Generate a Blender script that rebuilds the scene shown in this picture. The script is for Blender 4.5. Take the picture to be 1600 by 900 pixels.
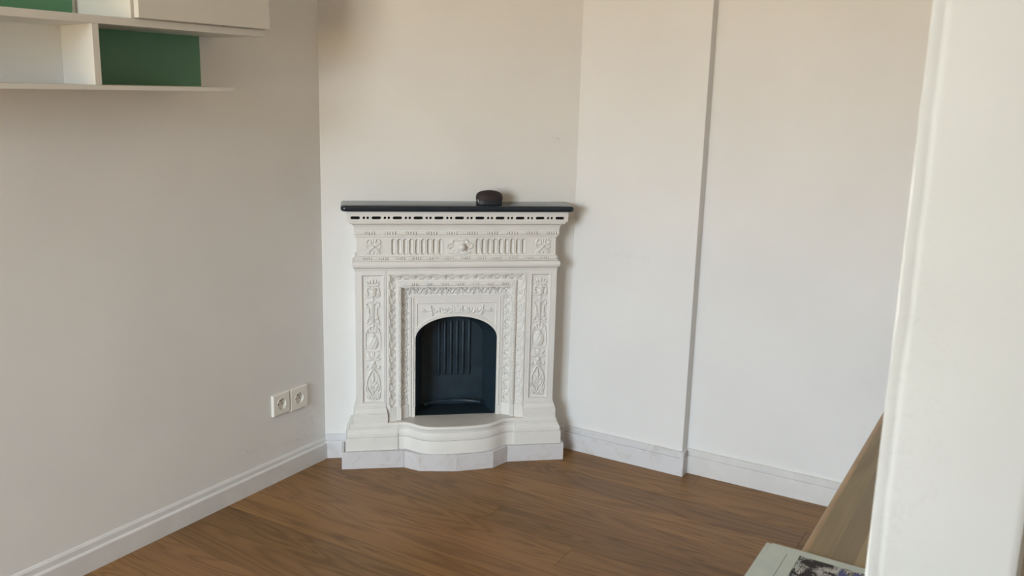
import bpy, bmesh, math, random
import numpy as np
from mathutils import Vector, Matrix

random.seed(7)
rng = np.random.default_rng(7)
S = bpy.context.scene
for o in list(bpy.data.objects):
    bpy.data.objects.remove(o)
COL = S.collection

# ------------------------------------------------------------------ camera
FPX, PIT, ROL, YAW, CAMH = 1426.15, math.radians(12.326), math.radians(-1.5085), math.radians(30.444), 1.40
wv = Vector((0, math.cos(PIT), -math.sin(PIT)))
rv = Vector((1, 0, 0))
dv = wv.cross(rv)
c_, s_ = math.cos(ROL), math.sin(ROL)
rv, dv = c_ * rv + s_ * dv, -s_ * rv + c_ * dv
Rz = Matrix.Rotation(YAW, 3, 'Z')
rv, dv, wv = Rz @ rv, Rz @ dv, Rz @ wv
cam = bpy.data.cameras.new('camera')
camo = bpy.data.objects.new('camera', cam)
COL.objects.link(camo)
M = Matrix.Identity(4)
for i in range(3):
    M[i][0] = rv[i]; M[i][1] = -dv[i]; M[i][2] = -wv[i]
M[2][3] = CAMH
camo.matrix_world = M
cam.sensor_fit = 'HORIZONTAL'
cam.sensor_width = 36.0
cam.lens = 36.0 * FPX / 1600.0
cam.clip_start = 0.02
cam.dof.use_dof = True
cam.dof.focus_distance = 3.35
cam.dof.aperture_fstop = 12.0
S.camera = camo

# ------------------------------------------------------------------ daylight
SKY_STRENGTH = 4.0
SKY_COL = (0.74, 0.88, 1.0)
GROUND_COL = (0.58, 0.46, 0.29)
world = bpy.data.worlds.new('daylight')
S.world = world
world.use_nodes = True
nt = world.node_tree
nt.nodes.clear()
wout = nt.nodes.new('ShaderNodeOutputWorld')
bg = nt.nodes.new('ShaderNodeBackground')
tc = nt.nodes.new('ShaderNodeTexCoord')
sx = nt.nodes.new('ShaderNodeSeparateXYZ')
mr = nt.nodes.new('ShaderNodeMapRange')
mr.inputs[1].default_value = -0.04
mr.inputs[2].default_value = 0.10
mx = nt.nodes.new('ShaderNodeMix'); mx.data_type = 'RGBA'
mx.inputs[6].default_value = (*GROUND_COL, 1)
mx.inputs[7].default_value = (*SKY_COL, 1)
nt.links.new(tc.outputs['Generated'], sx.inputs[0])
nt.links.new(sx.outputs[2], mr.inputs[0])
nt.links.new(mr.outputs[0], mx.inputs[0])
nt.links.new(mx.outputs[2], bg.inputs[0])
bg.inputs[1].default_value = SKY_STRENGTH
nt.links.new(bg.outputs[0], wout.inputs[0])

# the window behind the camera: daylight enters here (portal only guides sampling)
WX0, WX1, WZ0, WZ1, WY = -1.85, -0.45, 0.65, 2.30, -2.40
pl = bpy.data.lights.new('window_portal', 'AREA')
pl.shape = 'RECTANGLE'
pl.size = WX1 - WX0
pl.size_y = WZ1 - WZ0
pl.cycles.is_portal = True
plo = bpy.data.objects.new('window_portal', pl)
COL.objects.link(plo)
plo.location = ((WX0 + WX1) / 2, WY - 0.01, (WZ0 + WZ1) / 2)
plo.rotation_euler = (math.radians(90), 0, 0)   # -Z axis -> +Y ... into the room

S.view_settings.view_transform = 'Standard'
S.view_settings.look = 'None'
S.view_settings.gamma = 1.0
S.view_settings.use_curve_mapping = False
S.view_settings.exposure = 3.2


# ------------------------------------------------------------------ materials
def srgb(r, g, b):
    f = lambda v: (v / 255 / 12.92) if v / 255 <= 0.04045 else ((v / 255 + 0.055) / 1.055) ** 2.4
    return (f(r), f(g), f(b), 1.0)


class NT:
    def __init__(self, name):
        self.m = bpy.data.materials.new(name)
        self.m.use_nodes = True
        self.t = self.m.node_tree
        self.b = self.t.nodes['Principled BSDF']

    def n(self, typ, **kw):
        nd = self.t.nodes.new(typ)
        for k, v in kw.items():
            setattr(nd, k, v)
        return nd

    def l(self, a, b):
        self.t.links.new(a, b)

    def math(self, op, a, b=None, clamp=False):
        nd = self.n('ShaderNodeMath', operation=op, use_clamp=clamp)
        for i, v in enumerate((a, b)):
            if v is None: continue
            if isinstance(v, (int, float)): nd.inputs[i].default_value = v
            else: self.l(v, nd.inputs[i])
        return nd.outputs[0]

    def mix(self, fac, a, b, blend='MIX'):
        nd = self.n('ShaderNodeMix', data_type='RGBA', blend_type=blend)
        for i, v in ((0, fac), (6, a), (7, b)):
            if isinstance(v, (int, float)): nd.inputs[i].default_value = v
            elif isinstance(v, tuple): nd.inputs[i].default_value = v
            else: self.l(v, nd.inputs[i])
        return nd.outputs[2]

    def noise(self, vec, scale, detail=3, rough=0.55, dist=0.0):
        nd = self.n('ShaderNodeTexNoise')
        nd.inputs['Scale'].default_value = scale
        nd.inputs['Detail'].default_value = detail
        nd.inputs['Roughness'].default_value = rough
        nd.inputs['Distortion'].default_value = dist
        if vec is not None: self.l(vec, nd.inputs['Vector'])
        return nd.outputs['Fac']

    def ramp(self, fac, stops):
        nd = self.n('ShaderNodeValToRGB')
        e = nd.color_ramp.elements
        e[0].position, e[0].color = stops[0]
        e[1].position, e[1].color = stops[1]
        for p, c in stops[2:]:
            x = e.new(p); x.color = c
        self.l(fac, nd.inputs[0])
        return nd.outputs[0]

    def bump(self, h, strength, dist):
        nd = self.n('ShaderNodeBump')
        nd.inputs['Strength'].default_value = strength
        nd.inputs['Distance'].default_value = dist
        self.l(h, nd.inputs['Height'])
        self.l(nd.outputs[0], self.b.inputs['Normal'])

    def pos(self):
        return self.n('ShaderNodeNewGeometry').outputs['Position']

    def obj(self):
        return self.n('ShaderNodeTexCoord').outputs['Object']


def paint(name, col, rough=0.5, spec=0.4, var=0.05, vscale=6.0, bump=0.05, bscale=60.0, bdist=0.002):
    k = NT(name)
    p = k.pos()
    nz = k.noise(p, vscale, 4)
    dark = tuple(c * (1 - var) for c in col[:3]) + (1,)
    lite = tuple(min(1, c * (1 + var)) for c in col[:3]) + (1,)
    k.l(k.ramp(nz, [(0.3, dark), (0.7, lite)]), k.b.inputs['Base Color'])
    k.b.inputs['Roughness'].default_value = rough
    k.b.inputs['Specular IOR Level'].default_value = spec
    if bump:
        k.bump(k.noise(p, bscale, 3), bump, bdist)
    return k.m


def wall_paint(name, col, marks=()):
    """painted plaster, slightly uneven; marks = (centre, radii, strength) scuffs"""
    k = NT(name)
    p = k.pos()
    nz = k.noise(p, 2.2, 4)
    dark = tuple(c * 0.965 for c in col[:3]) + (1,)
    lite = tuple(min(1, c * 1.025) for c in col[:3]) + (1,)
    c = k.ramp(nz, [(0.3, dark), (0.7, lite)])
    for (cx, cy, cz), (rx, ry, rz), st, sc in marks:
        mp = k.n('ShaderNodeMapping', vector_type='TEXTURE')
        mp.inputs['Location'].default_value = (cx, cy, cz)
        mp.inputs['Scale'].default_value = (rx, ry, rz)
        k.l(p, mp.inputs[0])
        ln = k.n('ShaderNodeVectorMath', operation='LENGTH')
        k.l(mp.outputs[0], ln.inputs[0])
        msk = k.math('SUBTRACT', 1.0, ln.outputs['Value'], clamp=True)
        nn = k.noise(p, sc, 5, 0.7, 1.5)
        st_ = k.math('MULTIPLY', k.math('SUBTRACT', nn, 0.52, clamp=True), 9.0, clamp=True)
        f = k.math('MULTIPLY', k.math('MULTIPLY', msk, st_), st, clamp=True)
        c = k.mix(f, c, (0.36, 0.30, 0.26, 1))
    k.l(c, k.b.inputs['Base Color'])
    k.b.inputs['Roughness'].default_value = 0.62
    k.b.inputs['Specular IOR Level'].default_value = 0.25
    k.bump(k.noise(p, 22, 2, 0.5), 0.03, 0.002)
    return k.m


def dirty_white(name, col):
    k = NT(name)
    p = k.pos()
    a = k.noise(p, 16, 6, 0.65, 0.6)
    mp = k.n('ShaderNodeMapping'); mp.inputs['Scale'].default_value = (1, 1, 3.5)
    k.l(p, mp.inputs[0])
    b = k.noise(mp.outputs[0], 11, 6, 0.7, 1.4)
    c = k.mix(k.math('MULTIPLY', k.math('SUBTRACT', a, 0.52, clamp=True), 2.6, clamp=True), col, (0.50, 0.45, 0.40, 1))
    c = k.mix(k.math('MULTIPLY', k.math('SUBTRACT', b, 0.60, clamp=True), 4.0, clamp=True), c, (0.46, 0.41, 0.37, 1))
    k.l(c, k.b.inputs['Base Color'])
    k.b.inputs['Roughness'].default_value = 0.5
    k.bump(b, 0.08, 0.002)
    return k.m


def oak(name, light, dark, along='X', gloss=0.36, dens=1.0, perobj=0.24):
    k = NT(name)
    p = k.pos()
    oi = k.n('ShaderNodeObjectInfo').outputs['Random']
    mp = k.n('ShaderNodeMapping')
    mp.inputs['Scale'].default_value = (1.05, 8.5, 8.5) if along == 'X' else (8.5, 1.05, 8.5)
    k.l(p, mp.inputs[0])
    off = k.n('ShaderNodeVectorMath', operation='ADD')
    cmb = k.n('ShaderNodeCombineXYZ')
    k.l(k.math('MULTIPLY', oi, 37.0), cmb.inputs[0])
    k.l(k.math('MULTIPLY', oi, 91.0), cmb.inputs[1])
    k.l(mp.outputs[0], off.inputs[0]); k.l(cmb.outputs[0], off.inputs[1])
    v = off.outputs[0]
    base = k.noise(v, 0.8, 2, 0.5, 1.1)
    rings = k.math('SINE', k.math('MULTIPLY', base, 70.0 * dens))
    rings = k.math('POWER', k.math('MULTIPLY', k.math('ADD', rings, 1.0), 0.5), 0.55)
    fm = k.n('ShaderNodeMapping'); fm.inputs['Scale'].default_value = (2.0, 22, 22) if along == 'X' else (22, 2.0, 22)
    k.l(v, fm.inputs[0])
    fine = k.noise(fm.outputs[0], 1.0, 5, 0.65)
    mot = k.noise(v, 0.55, 3)
    g = k.math('ADD', k.math('MULTIPLY', rings, 0.25), k.math('MULTIPLY', fine, 0.40))
    g = k.math('ADD', g, k.math('MULTIPLY', mot, 0.35))
    c = k.ramp(g, [(0.25, dark), (0.72, light)])
    tone = k.math('ADD', k.math('MULTIPLY', oi, perobj), 1.0 - perobj * 0.55)
    cc = k.n('ShaderNodeCombineColor')
    k.l(tone, cc.inputs[0]); k.l(tone, cc.inputs[1])
    k.l(k.math('MULTIPLY', tone, k.math('ADD', k.math('MULTIPLY', k.math('FRACT', k.math('MULTIPLY', oi, 7.3)), 0.16), 0.92)), cc.inputs[2])
    c = k.mix(1.0, c, cc.outputs[0], 'MULTIPLY')
    # knots
    vo = k.n('ShaderNodeTexVoronoi'); vo.inputs['Scale'].default_value = 0.62
    k.l(v, vo.inputs['Vector'])
    kn = k.math('SUBTRACT', 1.0, k.math('MULTIPLY', vo.outputs['Distance'], 5.5), clamp=True)
    kn = k.math('MULTIPLY', kn, k.math('MULTIPLY', k.noise(v, 3.0, 4), 1.2), clamp=True)
    c = k.mix(k.math('MULTIPLY', kn, 0.8), c, tuple(x * 0.45 for x in dark[:3]) + (1,))
    k.l(c, k.b.inputs['Base Color'])
    k.b.inputs['Roughness'].default_value = gloss
    k.b.inputs['Specular IOR Level'].default_value = 0.28
    k.bump(fine, 0.06, 0.001)
    return k.m


MAT = {}
WALLC = (0.80, 0.785, 0.755, 1)
MAT['wall_left'] = wall_paint('left wall paint', WALLC, [
    ((-2.265, 2.40, 0.20), (0.05, 0.08, 0.06), 0.35, 30),
    ((-2.265, 2.10, 0.155), (0.05, 0.10, 0.03), 0.25, 40),
    ((-2.265, 2.33, 0.115), (0.05, 0.14, 0.02), 0.3, 45)])
MAT['wall_back'] = wall_paint('chimney wall paint', WALLC, [((-1.60, 3.04, 1.222), (0.06, 0.05, 0.022), 0.55, 38)])
MAT['wall_right'] = wall_paint('right wall paint', (0.81, 0.80, 0.785, 1), [((-1.30, 3.09, 0.80), (0.16, 0.05, 0.02), 0.12, 30)])
MAT['column'] = wall_paint('column paint', (0.75, 0.785, 0.79, 1), [((-0.06, 0.795, 1.10), (0.09, 0.05, 0.25), 0.12, 60)])
MAT['ceiling'] = wall_paint('ceiling paint', (0.82, 0.80, 0.76, 1))
MAT['base'] = paint('baseboard paint', (0.72, 0.705, 0.69, 1), 0.45, 0.4, 0.04, 14, 0.08, 30)
MAT['base_dirty'] = dirty_white('scuffed baseboard paint', (0.70, 0.69, 0.70, 1))
MAT['iron_white'] = paint('white painted cast iron', (0.79, 0.768, 0.728, 1), 0.48, 0.4, 0.03, 9, 0.05, 90, 0.001)
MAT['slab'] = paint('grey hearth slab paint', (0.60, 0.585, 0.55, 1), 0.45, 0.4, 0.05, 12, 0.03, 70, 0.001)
MAT['plinth'] = dirty_white('scuffed white board', (0.68, 0.66, 0.665, 1))
MAT['slate'] = paint('dark slate mantel', (0.016, 0.025, 0.037, 1), 0.13, 0.5, 0.12, 30, 0, 80)
MAT['black_iron'] = paint('blackened firebox iron', (0.019, 0.034, 0.047, 1), 0.42, 0.35, 0.2, 18, 0.05, 60)
MAT['vent_shade'] = paint('painted vent shade', (0.010, 0.010, 0.011, 1), 0.8, 0.1, 0.1, 5, 0)  # near-black colour stands in for shade inside the fascia slots
MAT['shelf'] = paint('shelf white lacquer', (0.72, 0.70, 0.65, 1), 0.4, 0.4, 0.03, 5, 0.04, 50)
MAT['green'] = paint('green lacquer panel', (0.105, 0.280, 0.160, 1), 0.35, 0.4, 0.05, 4, 0.02, 50)
MAT['socket'] = paint('socket plastic', (0.82, 0.79, 0.72, 1), 0.3, 0.5, 0.01, 5, 0)
MAT['socket_hole'] = paint('socket contact dark', (0.03, 0.028, 0.025, 1), 0.6, 0.2, 0.05, 5, 0)
MAT['pin'] = paint('socket earth pin metal', (0.35, 0.32, 0.28, 1), 0.35, 0.5, 0.05, 5, 0)
MAT['oak'] = oak('oak floor', (0.285, 0.152, 0.058, 1), (0.140, 0.069, 0.024, 1), 'X', 0.40, 1.0, 0.34)
MAT['table'] = oak('table staves wood', (0.31, 0.255, 0.170, 1), (0.20, 0.160, 0.105, 1), 'Y', 0.35, 0.4, 0.42)
MAT['table_edge'] = oak('table edge wood', (0.42, 0.29, 0.16, 1), (0.28, 0.18, 0.09, 1), 'Y', 0.35, 0.4, 0.1)
MAT['subfloor'] = paint('dark joint', (0.05, 0.03, 0.018, 1), 0.8, 0.1, 0.1, 5, 0)
MAT['leather'] = paint('dark brown leather', (0.030, 0.022, 0.024, 1), 0.6, 0.3, 0.2, 60, 0.15, 300, 0.001)
MAT['leather_dark'] = paint('black leather band', (0.018, 0.022, 0.027, 1), 0.45, 0.4, 0.2, 60, 0.1, 300, 0.001)
MAT['tag'] = paint('pale zip pull', (0.45, 0.46, 0.46, 1), 0.35, 0.5, 0.05, 20, 0)
MAT['frame'] = paint('window frame white', (0.78, 0.77, 0.75, 1), 0.4, 0.4, 0.02, 5, 0)
MAT['paper_plain'] = paint('newsprint', (0.50, 0.57, 0.555, 1), 0.7, 0.15, 0.04, 30, 0.05, 40)


def glass_mat():
    k = NT('window glass')
    tr = k.n('ShaderNodeBsdfTransparent'); gl = k.n('ShaderNodeBsdfGlossy')
    gl.inputs['Roughness'].default_value = 0.02
    ms = k.n('ShaderNodeMixShader'); ms.inputs[0].default_value = 0.06
    k.l(tr.outputs[0], ms.inputs[1]); k.l(gl.outputs[0], ms.inputs[2])
    k.l(ms.outputs[0], k.t.nodes['Material Output'].inputs[0])
    return k.m


MAT['glass'] = glass_mat()


def newsprint():
    """pale paper with a framed engraving, a rule and a blue patch (object coordinates, metres)"""
    k = NT('printed newspaper page')
    o = k.obj()
    sp = k.n('ShaderNodeSeparateXYZ'); k.l(o, sp.inputs[0])
    X, Y = sp.outputs[0], sp.outputs[1]

    def box(x0, x1, y0, y1, wob=None):
        def gt(a, b):
            return k.math('GREATER_THAN', a, b)
        xx, yy = X, Y
        if wob is not None:
            xx = k.math('ADD', X, wob); yy = k.math('ADD', Y, wob)
        a = k.math('MULTIPLY', gt(xx, x0), k.math('LESS_THAN', xx, x1))
        b = k.math('MULTIPLY', gt(yy, y0), k.math('LESS_THAN', yy, y1))
        return k.math('MULTIPLY', a, b)
    pap = k.ramp(k.noise(o, 20, 3), [(0.3, (0.46, 0.535, 0.525, 1)), (0.7, (0.52, 0.595, 0.58, 1))])
    # rule
    c = k.mix(box(0.0265, 0.0275, -0.20, -0.022), pap, (0.16, 0.17, 0.18, 1))
    # engraving
    wob = k.math('MULTIPLY', k.math('SUBTRACT', k.noise(o, 60, 2), 0.5), 0.012)
    pic = box(0.044, 0.36, -0.24, -0.016)
    core = box(0.052, 0.355, -0.23, -0.018, wob)
    n1 = k.noise(o, 42, 2, 0.5, 1.6)
    ln = k.math('SINE', k.math('MULTIPLY', n1, 46.0))
    n2 = k.noise(o, 38, 2, 0.5, 0.8)
    ink = k.math('LESS_THAN', k.math('SUBTRACT', k.math('ABSOLUTE', ln), k.math('MULTIPLY', k.math('SUBTRACT', n2, 0.5), 4.0)), 0.68)
    c = k.mix(core, c, (0.50, 0.51, 0.52, 1))
    c = k.mix(k.math('MULTIPLY', k.math('MAXIMUM', core, k.math('MULTIPLY', pic, ink)), ink), c, (0.025, 0.025, 0.032, 1))
    wob2 = k.math('MULTIPLY', k.math('SUBTRACT', k.noise(o, 45, 2), 0.5), 0.02)
    blue = box(0.103, 0.24, -0.12, -0.020, wob2)
    bn = k.math('LESS_THAN', k.noise(o, 24, 3), 0.60)
    c = k.mix(k.math('MULTIPLY', blue, bn), c, (0.085, 0.105, 0.26, 1))
    k.l(c, k.b.inputs['Base Color'])
    k.b.inputs['Roughness'].default_value = 0.6
    k.b.inputs['Specular IOR Level'].default_value = 0.25
    return k.m


MAT['paper'] = newsprint()


# ------------------------------------------------------------------ mesh helpers
class MB:
    def __init__(self):
        self.v = []; self.f = []

    def add(self, vs, fs):
        b = len(self.v)
        self.v += [tuple(map(float, p)) for p in vs]
        self.f += [tuple(i + b for i in f) for f in fs]
        return self

    def box(self, x0, x1, y0, y1, z0, z1):
        vs = [(x, y, z) for z in (z0, z1) for y in (y0, y1) for x in (x0, x1)]
        return self.add(vs, [(0, 2, 3, 1), (4, 5, 7, 6), (0, 1, 5, 4), (2, 6, 7, 3), (0, 4, 6, 2), (1, 3, 7, 5)])

    def prism(self, poly, z0, z1):
        n = len(poly)
        vs = [(x, y, z0) for x, y in poly] + [(x, y, z1) for x, y in poly]
        fs = [tuple(range(n - 1, -1, -1)), tuple(range(n, 2 * n))]
        fs += [(i, (i + 1) % n, n + (i + 1) % n, n + i) for i in range(n)]
        return self.add(vs, fs)

    def loft(self, rings, close=True, cap=True):
        n = len(rings[0])
        vs = [p for r in rings for p in r]
        fs = []
        for k in range(len(rings) - 1):
            for i in range(n if close else n - 1):
                j = (i + 1) % n
                fs.append((k * n + i, k * n + j, (k + 1) * n + j, (k + 1) * n + i))
        if cap:
            fs.append(tuple(range(n - 1, -1, -1)))
            fs.append(tuple((len(rings) - 1) * n + i for i in range(n)))
        return self.add(vs, fs)

    def grid(self, P):
        """P: array (m, n, 3)"""
        m, n = P.shape[:2]
        idx = np.arange(m * n).reshape(m, n)
        q = np.stack([idx[:-1, :-1], idx[:-1, 1:], idx[1:, 1:], idx[1:, :-1]], -1).reshape(-1, 4)
        b = len(self.v)
        self.v += [tuple(p) for p in P.reshape(-1, 3).tolist()]
        self.f += [tuple(r) for r in (q + b).tolist()]
        return self

    def dome(self, c, rx, rz, h, seg=10, rings=3, base=0.0):
        """half ellipsoid on the front face (towards -y)"""
        cx, cy, cz = c
        R = []
        for k in range(rings):
            t = k / rings * math.pi / 2
            R.append([(cx + rx * math.cos(t) * math.cos(a), cy - h * math.sin(t), cz + rz * math.cos(t) * math.sin(a))
                      for a in [2 * math.pi * i / seg for i in range(seg)]])
        b = len(self.v)
        self.loft(R, True, False)
        self.v.append((cx, cy - h, cz))
        top = len(self.v) - 1
        o = b + (rings - 1) * seg
        self.f += [(o + i, o + (i + 1) % seg, top) for i in range(seg)]
        return self


def obj(name, mb, mat, parent=None, loc=None, rotz=None, bevel=0.0, smooth=False, segs=2, angle=40):
    me = bpy.data.meshes.new(name)
    me.from_pydata(mb.v, [], mb.f)
    bm = bmesh.new(); bm.from_mesh(me)
    bmesh.ops.recalc_face_normals(bm, faces=bm.faces)
    bm.to_mesh(me); bm.free()
    if mat: me.materials.append(MAT[mat] if isinstance(mat, str) else mat)
    o = bpy.data.objects.new(name, me)
    COL.objects.link(o)
    if parent: o.parent = parent
    if loc: o.location = loc
    if rotz is not None: o.rotation_euler = (0, 0, rotz)
    if bevel:
        md = o.modifiers.new('bevel', 'BEVEL'); md.width = bevel; md.segments = segs
        md.limit_method = 'ANGLE'; md.angle_limit = math.radians(angle)
    if smooth or bevel:
        me.shade_smooth()
        try:
            me.set_sharp_from_angle(angle=math.radians(38))
        except Exception:
            pass
    return o


def empty(name, loc=(0, 0, 0), rotz=0):
    o = bpy.data.objects.new(name, None)
    COL.objects.link(o); o.location = loc; o.rotation_euler = (0, 0, rotz)
    o.empty_display_size = 0.05
    return o


def tag(o, label, cat, group=None):
    o['label'] = label; o['category'] = cat
    if group: o['group'] = group
    return o


def struct(o, label=None, cat=None):
    o['kind'] = 'structure'
    if label: o['label'] = label
    if cat: o['category'] = cat
    return o


# ------------------------------------------------------------------ room frame
XL = -2.2655                      # left wall face
YR1, YR2, XST = 3.090, 3.137, -1.060  # right wall faces and the step between them
BD = Vector((0.76066661, 0.64914275, 0)); OUT = Vector((0.64914275, -0.76066661, 0))
O_ = Vector((-1.89775, 2.79100, 0))
UL = (XL - O_.x) / BD.x; CL = O_ + UL * BD
UR = (YR1 - O_.y) / BD.y; CR = O_ + UR * BD
ANG = math.atan2(BD.y, BD.x)
CEIL = 2.62
XE, YW = 2.90, WY                  # east wall, window wall

# walls
struct(obj('wall_left', MB().box(XL - 0.12, XL, YW - 0.12, CL.y + 0.02, -0.03, CEIL), 'wall_left'),
       'plain white left wall carrying the shelf unit', 'wall')
# chimney wall with a fireplace hole, built in the fireplace frame
mb = MB()
hx0, hx1, hz0, hz1 = -0.20, 0.21, 0.10, 0.62
for (a, b, z0, z1) in ((UL - 0.1, hx0, -0.03, CEIL), (hx1, UR + 0.1, -0.03, CEIL), (hx0, hx1, -0.03, hz0), (hx0, hx1, hz1, CEIL)):
    mb.box(a, b, 0, 0.10, z0, z1)
struct(obj('wall_back', mb, 'wall_back', None, O_, ANG), 'plain white diagonal chimney wall behind the fireplace', 'wall')
mb = MB().prism([(CR.x - 0.03, YR1), (XST, YR1), (XST, YR2), (XE, YR2), (XE, YR2 + 0.12), (CR.x - 0.03, YR2 + 0.12)], -0.03, CEIL)
struct(obj('wall_right', mb, 'wall_right', bevel=0.002), 'plain white right wall with a narrow vertical step', 'wall')
struct(obj('wall_side', MB().box(XE, XE + 0.12, YW - 0.12, YR2 + 0.12, -0.03, CEIL), 'wall_right'))
mb = MB()
for (a, b, z0, z1) in ((XL - 0.12, WX0, -0.03, CEIL), (WX1, XE + 0.12, -0.03, CEIL), (WX0, WX1, -0.03, WZ0), (WX0, WX1, WZ1, CEIL)):
    mb.box(a, b, YW - 0.12, YW, z0, z1)
struct(obj('wall_window', mb, 'wall_left'))
struct(obj('ceiling', MB().box(XL - 0.12, XE + 0.12, YW - 0.12, YR2 + 0.12, CEIL, CEIL + 0.08), 'ceiling'))
# window behind the camera
win = struct(empty('window_1', ((WX0 + WX1) / 2, YW - 0.08, WZ0)))
ww, wh = (WX1 - WX0), (WZ1 - WZ0)
mb = MB()
for (a, b, z0, z1) in ((-ww / 2, -ww / 2 + 0.06, 0, wh), (ww / 2 - 0.06, ww / 2, 0, wh), (-ww / 2, ww / 2, 0, 0.06), (-ww / 2, ww / 2, wh - 0.06, wh), (-0.04, 0.04, 0, wh)):
    mb.box(a, b, -0.02, 0.03, z0, z1)
obj('window_frame', mb, 'frame', win)
for a, b in ((-ww / 2 + 0.06, -0.04), (0.04, ww / 2 - 0.06)):
    obj('pane', MB().box(a, b, 0.0, 0.004, 0.06, wh - 0.06), 'glass', win)

# near wall end on the right (worn plaster corner)
yp = 0.795
ex_, ey_, nx0, ny0 = 0.799, 0.602, 0.602, -0.799      # face direction and outward normal
fc = lambda t, n: (-0.0985 + ex_ * t + nx0 * n, yp + ey_ * t + ny0 * n)
prof = [(-0.0990, yp + 0.030), (-0.0986, yp + 0.0025), fc(0.0008, 0.0007), fc(0.0090, 0.0009), fc(0.0112, 0.0004), fc(0.0135, 0.0010), fc(0.0175, 0.0010), fc(0.134, 0.0010), fc(0.139, 0.0008), fc(0.1450, -0.001), fc(0.1470, -0.005),
        (0.0220, 0.955), (-0.1080, 0.895)]
mb = MB()
rings = []
for i in range(131):
    z = CEIL * i / 130
    wob = 0.0007 * math.sin(z * 21.0) + 0.0005 * math.sin(z * 57 + 1) + 0.0004 * math.sin(z * 133 + 2)
    rings.append([(x + (wob if 1 < j < 6 else 0), y + (wob * 0.5 if j in (3, 4, 5) else 0), z) for j, (x, y) in enumerate(prof)])
mb.loft(rings)
struct(obj('wall_near', mb, 'column', smooth=True), 'white plastered wall end close to the camera at the right edge', 'wall')

# floor: subfloor with one object per plank
fl = struct(obj('floor', MB().box(XL - 0.1, XE + 0.1, YW - 0.1, YR2 + 0.1, -0.03, -0.014), 'subfloor'), 'oak plank floor running toward the right wall', 'floor')
PW = 0.130


def plank(x0, x1, y0, y1):
    g, b = 0.00025, 0.0005
    r = lambda e, z: [(x0 + g + e, y0 + g + e, z), (x1 - g - e, y0 + g + e, z), (x1 - g - e, y1 - g - e, z), (x0 + g + e, y1 - g - e, z)]
    mb = MB().loft([r(0, -0.014), r(0, -b), r(b, 0)])
    cx, cy = (x0 + x1) / 2, (y0 + y1) / 2
    mb.v = [(x - cx, y - cy, z) for x, y, z in mb.v]
    return obj('floor_plank', mb, 'oak', fl, (cx, cy, 0))


joints = {0: [-1.483, 0.35], -1: [-1.143, 0.75], 1: [-0.35, 1.35], 2: [-0.20, 1.70], 3: [-0.55, 1.2], 4: [0.3, 2.0],
          -2: [-0.15, 1.6], -3: [-0.05, 1.9], -4: [-0.3, 1.4], -5: [-0.25, 1.7], -6: [-0.1, 1.5]}
for r in range(-38, 6):
    y0 = 2.370 + PW * r; y1 = y0 + PW
    y0 = max(y0, YW - 0.02); y1 = min(y1, YR2 + 0.03)
    if y1 - y0 < 0.01: continue
    js = joints.get(r) or sorted([XL + 0.3 + random.random() * 1.4, XL + 2.1 + random.random() * 1.2])
    xs = [XL - 0.02] + js + [XE + 0.02]
    for a, b in zip(xs, xs[1:]):
        plank(a, b, y0, y1)


# baseboards: each run is a profile extruded between two points
def run(name, A, B, nrm, prof, mat, caps=True):
    """prof(t) -> list of (offset from wall, z)"""
    A, B, nrm = Vector(A), Vector(B), Vector(nrm)
    rings = []
    N = 24
    for i in range(N + 1):
        t = i / N
        P = A.lerp(B, t)
        rings.append([(P.x + nrm.x * o, P.y + nrm.y * o, z) for o, z in prof(t)])
    return obj(name, MB().loft(rings), mat)


def prof_std(t):
    return [(-0.004, 0), (0.0155, 0), (0.0155, 0.0660), (0.0145, 0.0680), (0.0080, 0.0685), (0.0080, 0.0700), (0.0100, 0.0710), (0.0105, 0.0725), (0.0105, 0.0895), (0.0085, 0.0920), (0.0020, 0.0935), (-0.004, 0.0937)]


def prof_left(t):
    h = 0.104 - 0.020 * t + 0.0015 * math.sin(17 * t)
    return [(-0.004, 0), (0.015, 0), (0.015, 0.060), (0.013, 0.0635), (0.0085, 0.066), (0.0075, h - 0.008), (0.003, h - 0.001), (-0.004, h + 0.001)]


struct(run('baseboard_left', (XL, YW, 0), (XL, CL.y + 0.01, 0), (1, 0, 0), prof_left, 'base'), 'white stepped baseboard along the left wall', 'baseboard')
struct(run('baseboard_back', O_ + (UL) * BD, O_ + (-0.395) * BD, OUT, prof_std, 'base_dirty'), 'scuffed short white baseboard left of the fireplace', 'baseboard')
struct(run('trim_1', O_ + (0.395) * BD, O_ + UR * BD, OUT, prof_std, 'base_dirty'), 'short white baseboard right of the fireplace', 'baseboard')
struct(run('baseboard_right', (CR.x - 0.005, YR1, 0), (XST + 0.010, YR1, 0), (0, -1, 0), prof_std, 'base_dirty'), 'white baseboard between the fireplace and the wall step', 'baseboard')
struct(run('trim_2', (XST, YR1 - 0.014, 0), (XST, YR2, 0), (1, 0, 0), lambda t: [(o * 0.7, z) for o, z in prof_std(t)], 'base_dirty'), 'short baseboard return on the wall step', 'baseboard')
struct(run('trim_3', (XST + 0.004, YR2, 0), (XE, YR2, 0), (0, -1, 0), prof_std, 'base'), 'white baseboard right of the wall step', 'baseboard')

# ------------------------------------------------------------------ fireplace
U0 = 0.006
FO = O_ + U0 * BD
FP = tag(empty('fireplace', FO, ANG), 'white ornate cast-iron corner fireplace with arched black opening', 'fireplace')
# local frame: x along the wall, -y out of the wall, z up


def wrap(name, prof, mat='iron_white', smooth=False, parent=FP, bevel=0.0):
    """U-shaped moulding: prof = [(half width, depth, z)] bottom to top"""
    rings = [[(-h, 0, z), (-h, -d, z), (h, -d, z), (h, 0, z)] for h, d, z in prof]
    return obj(name, MB().loft(rings), mat, parent, smooth=smooth, bevel=bevel)


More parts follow.
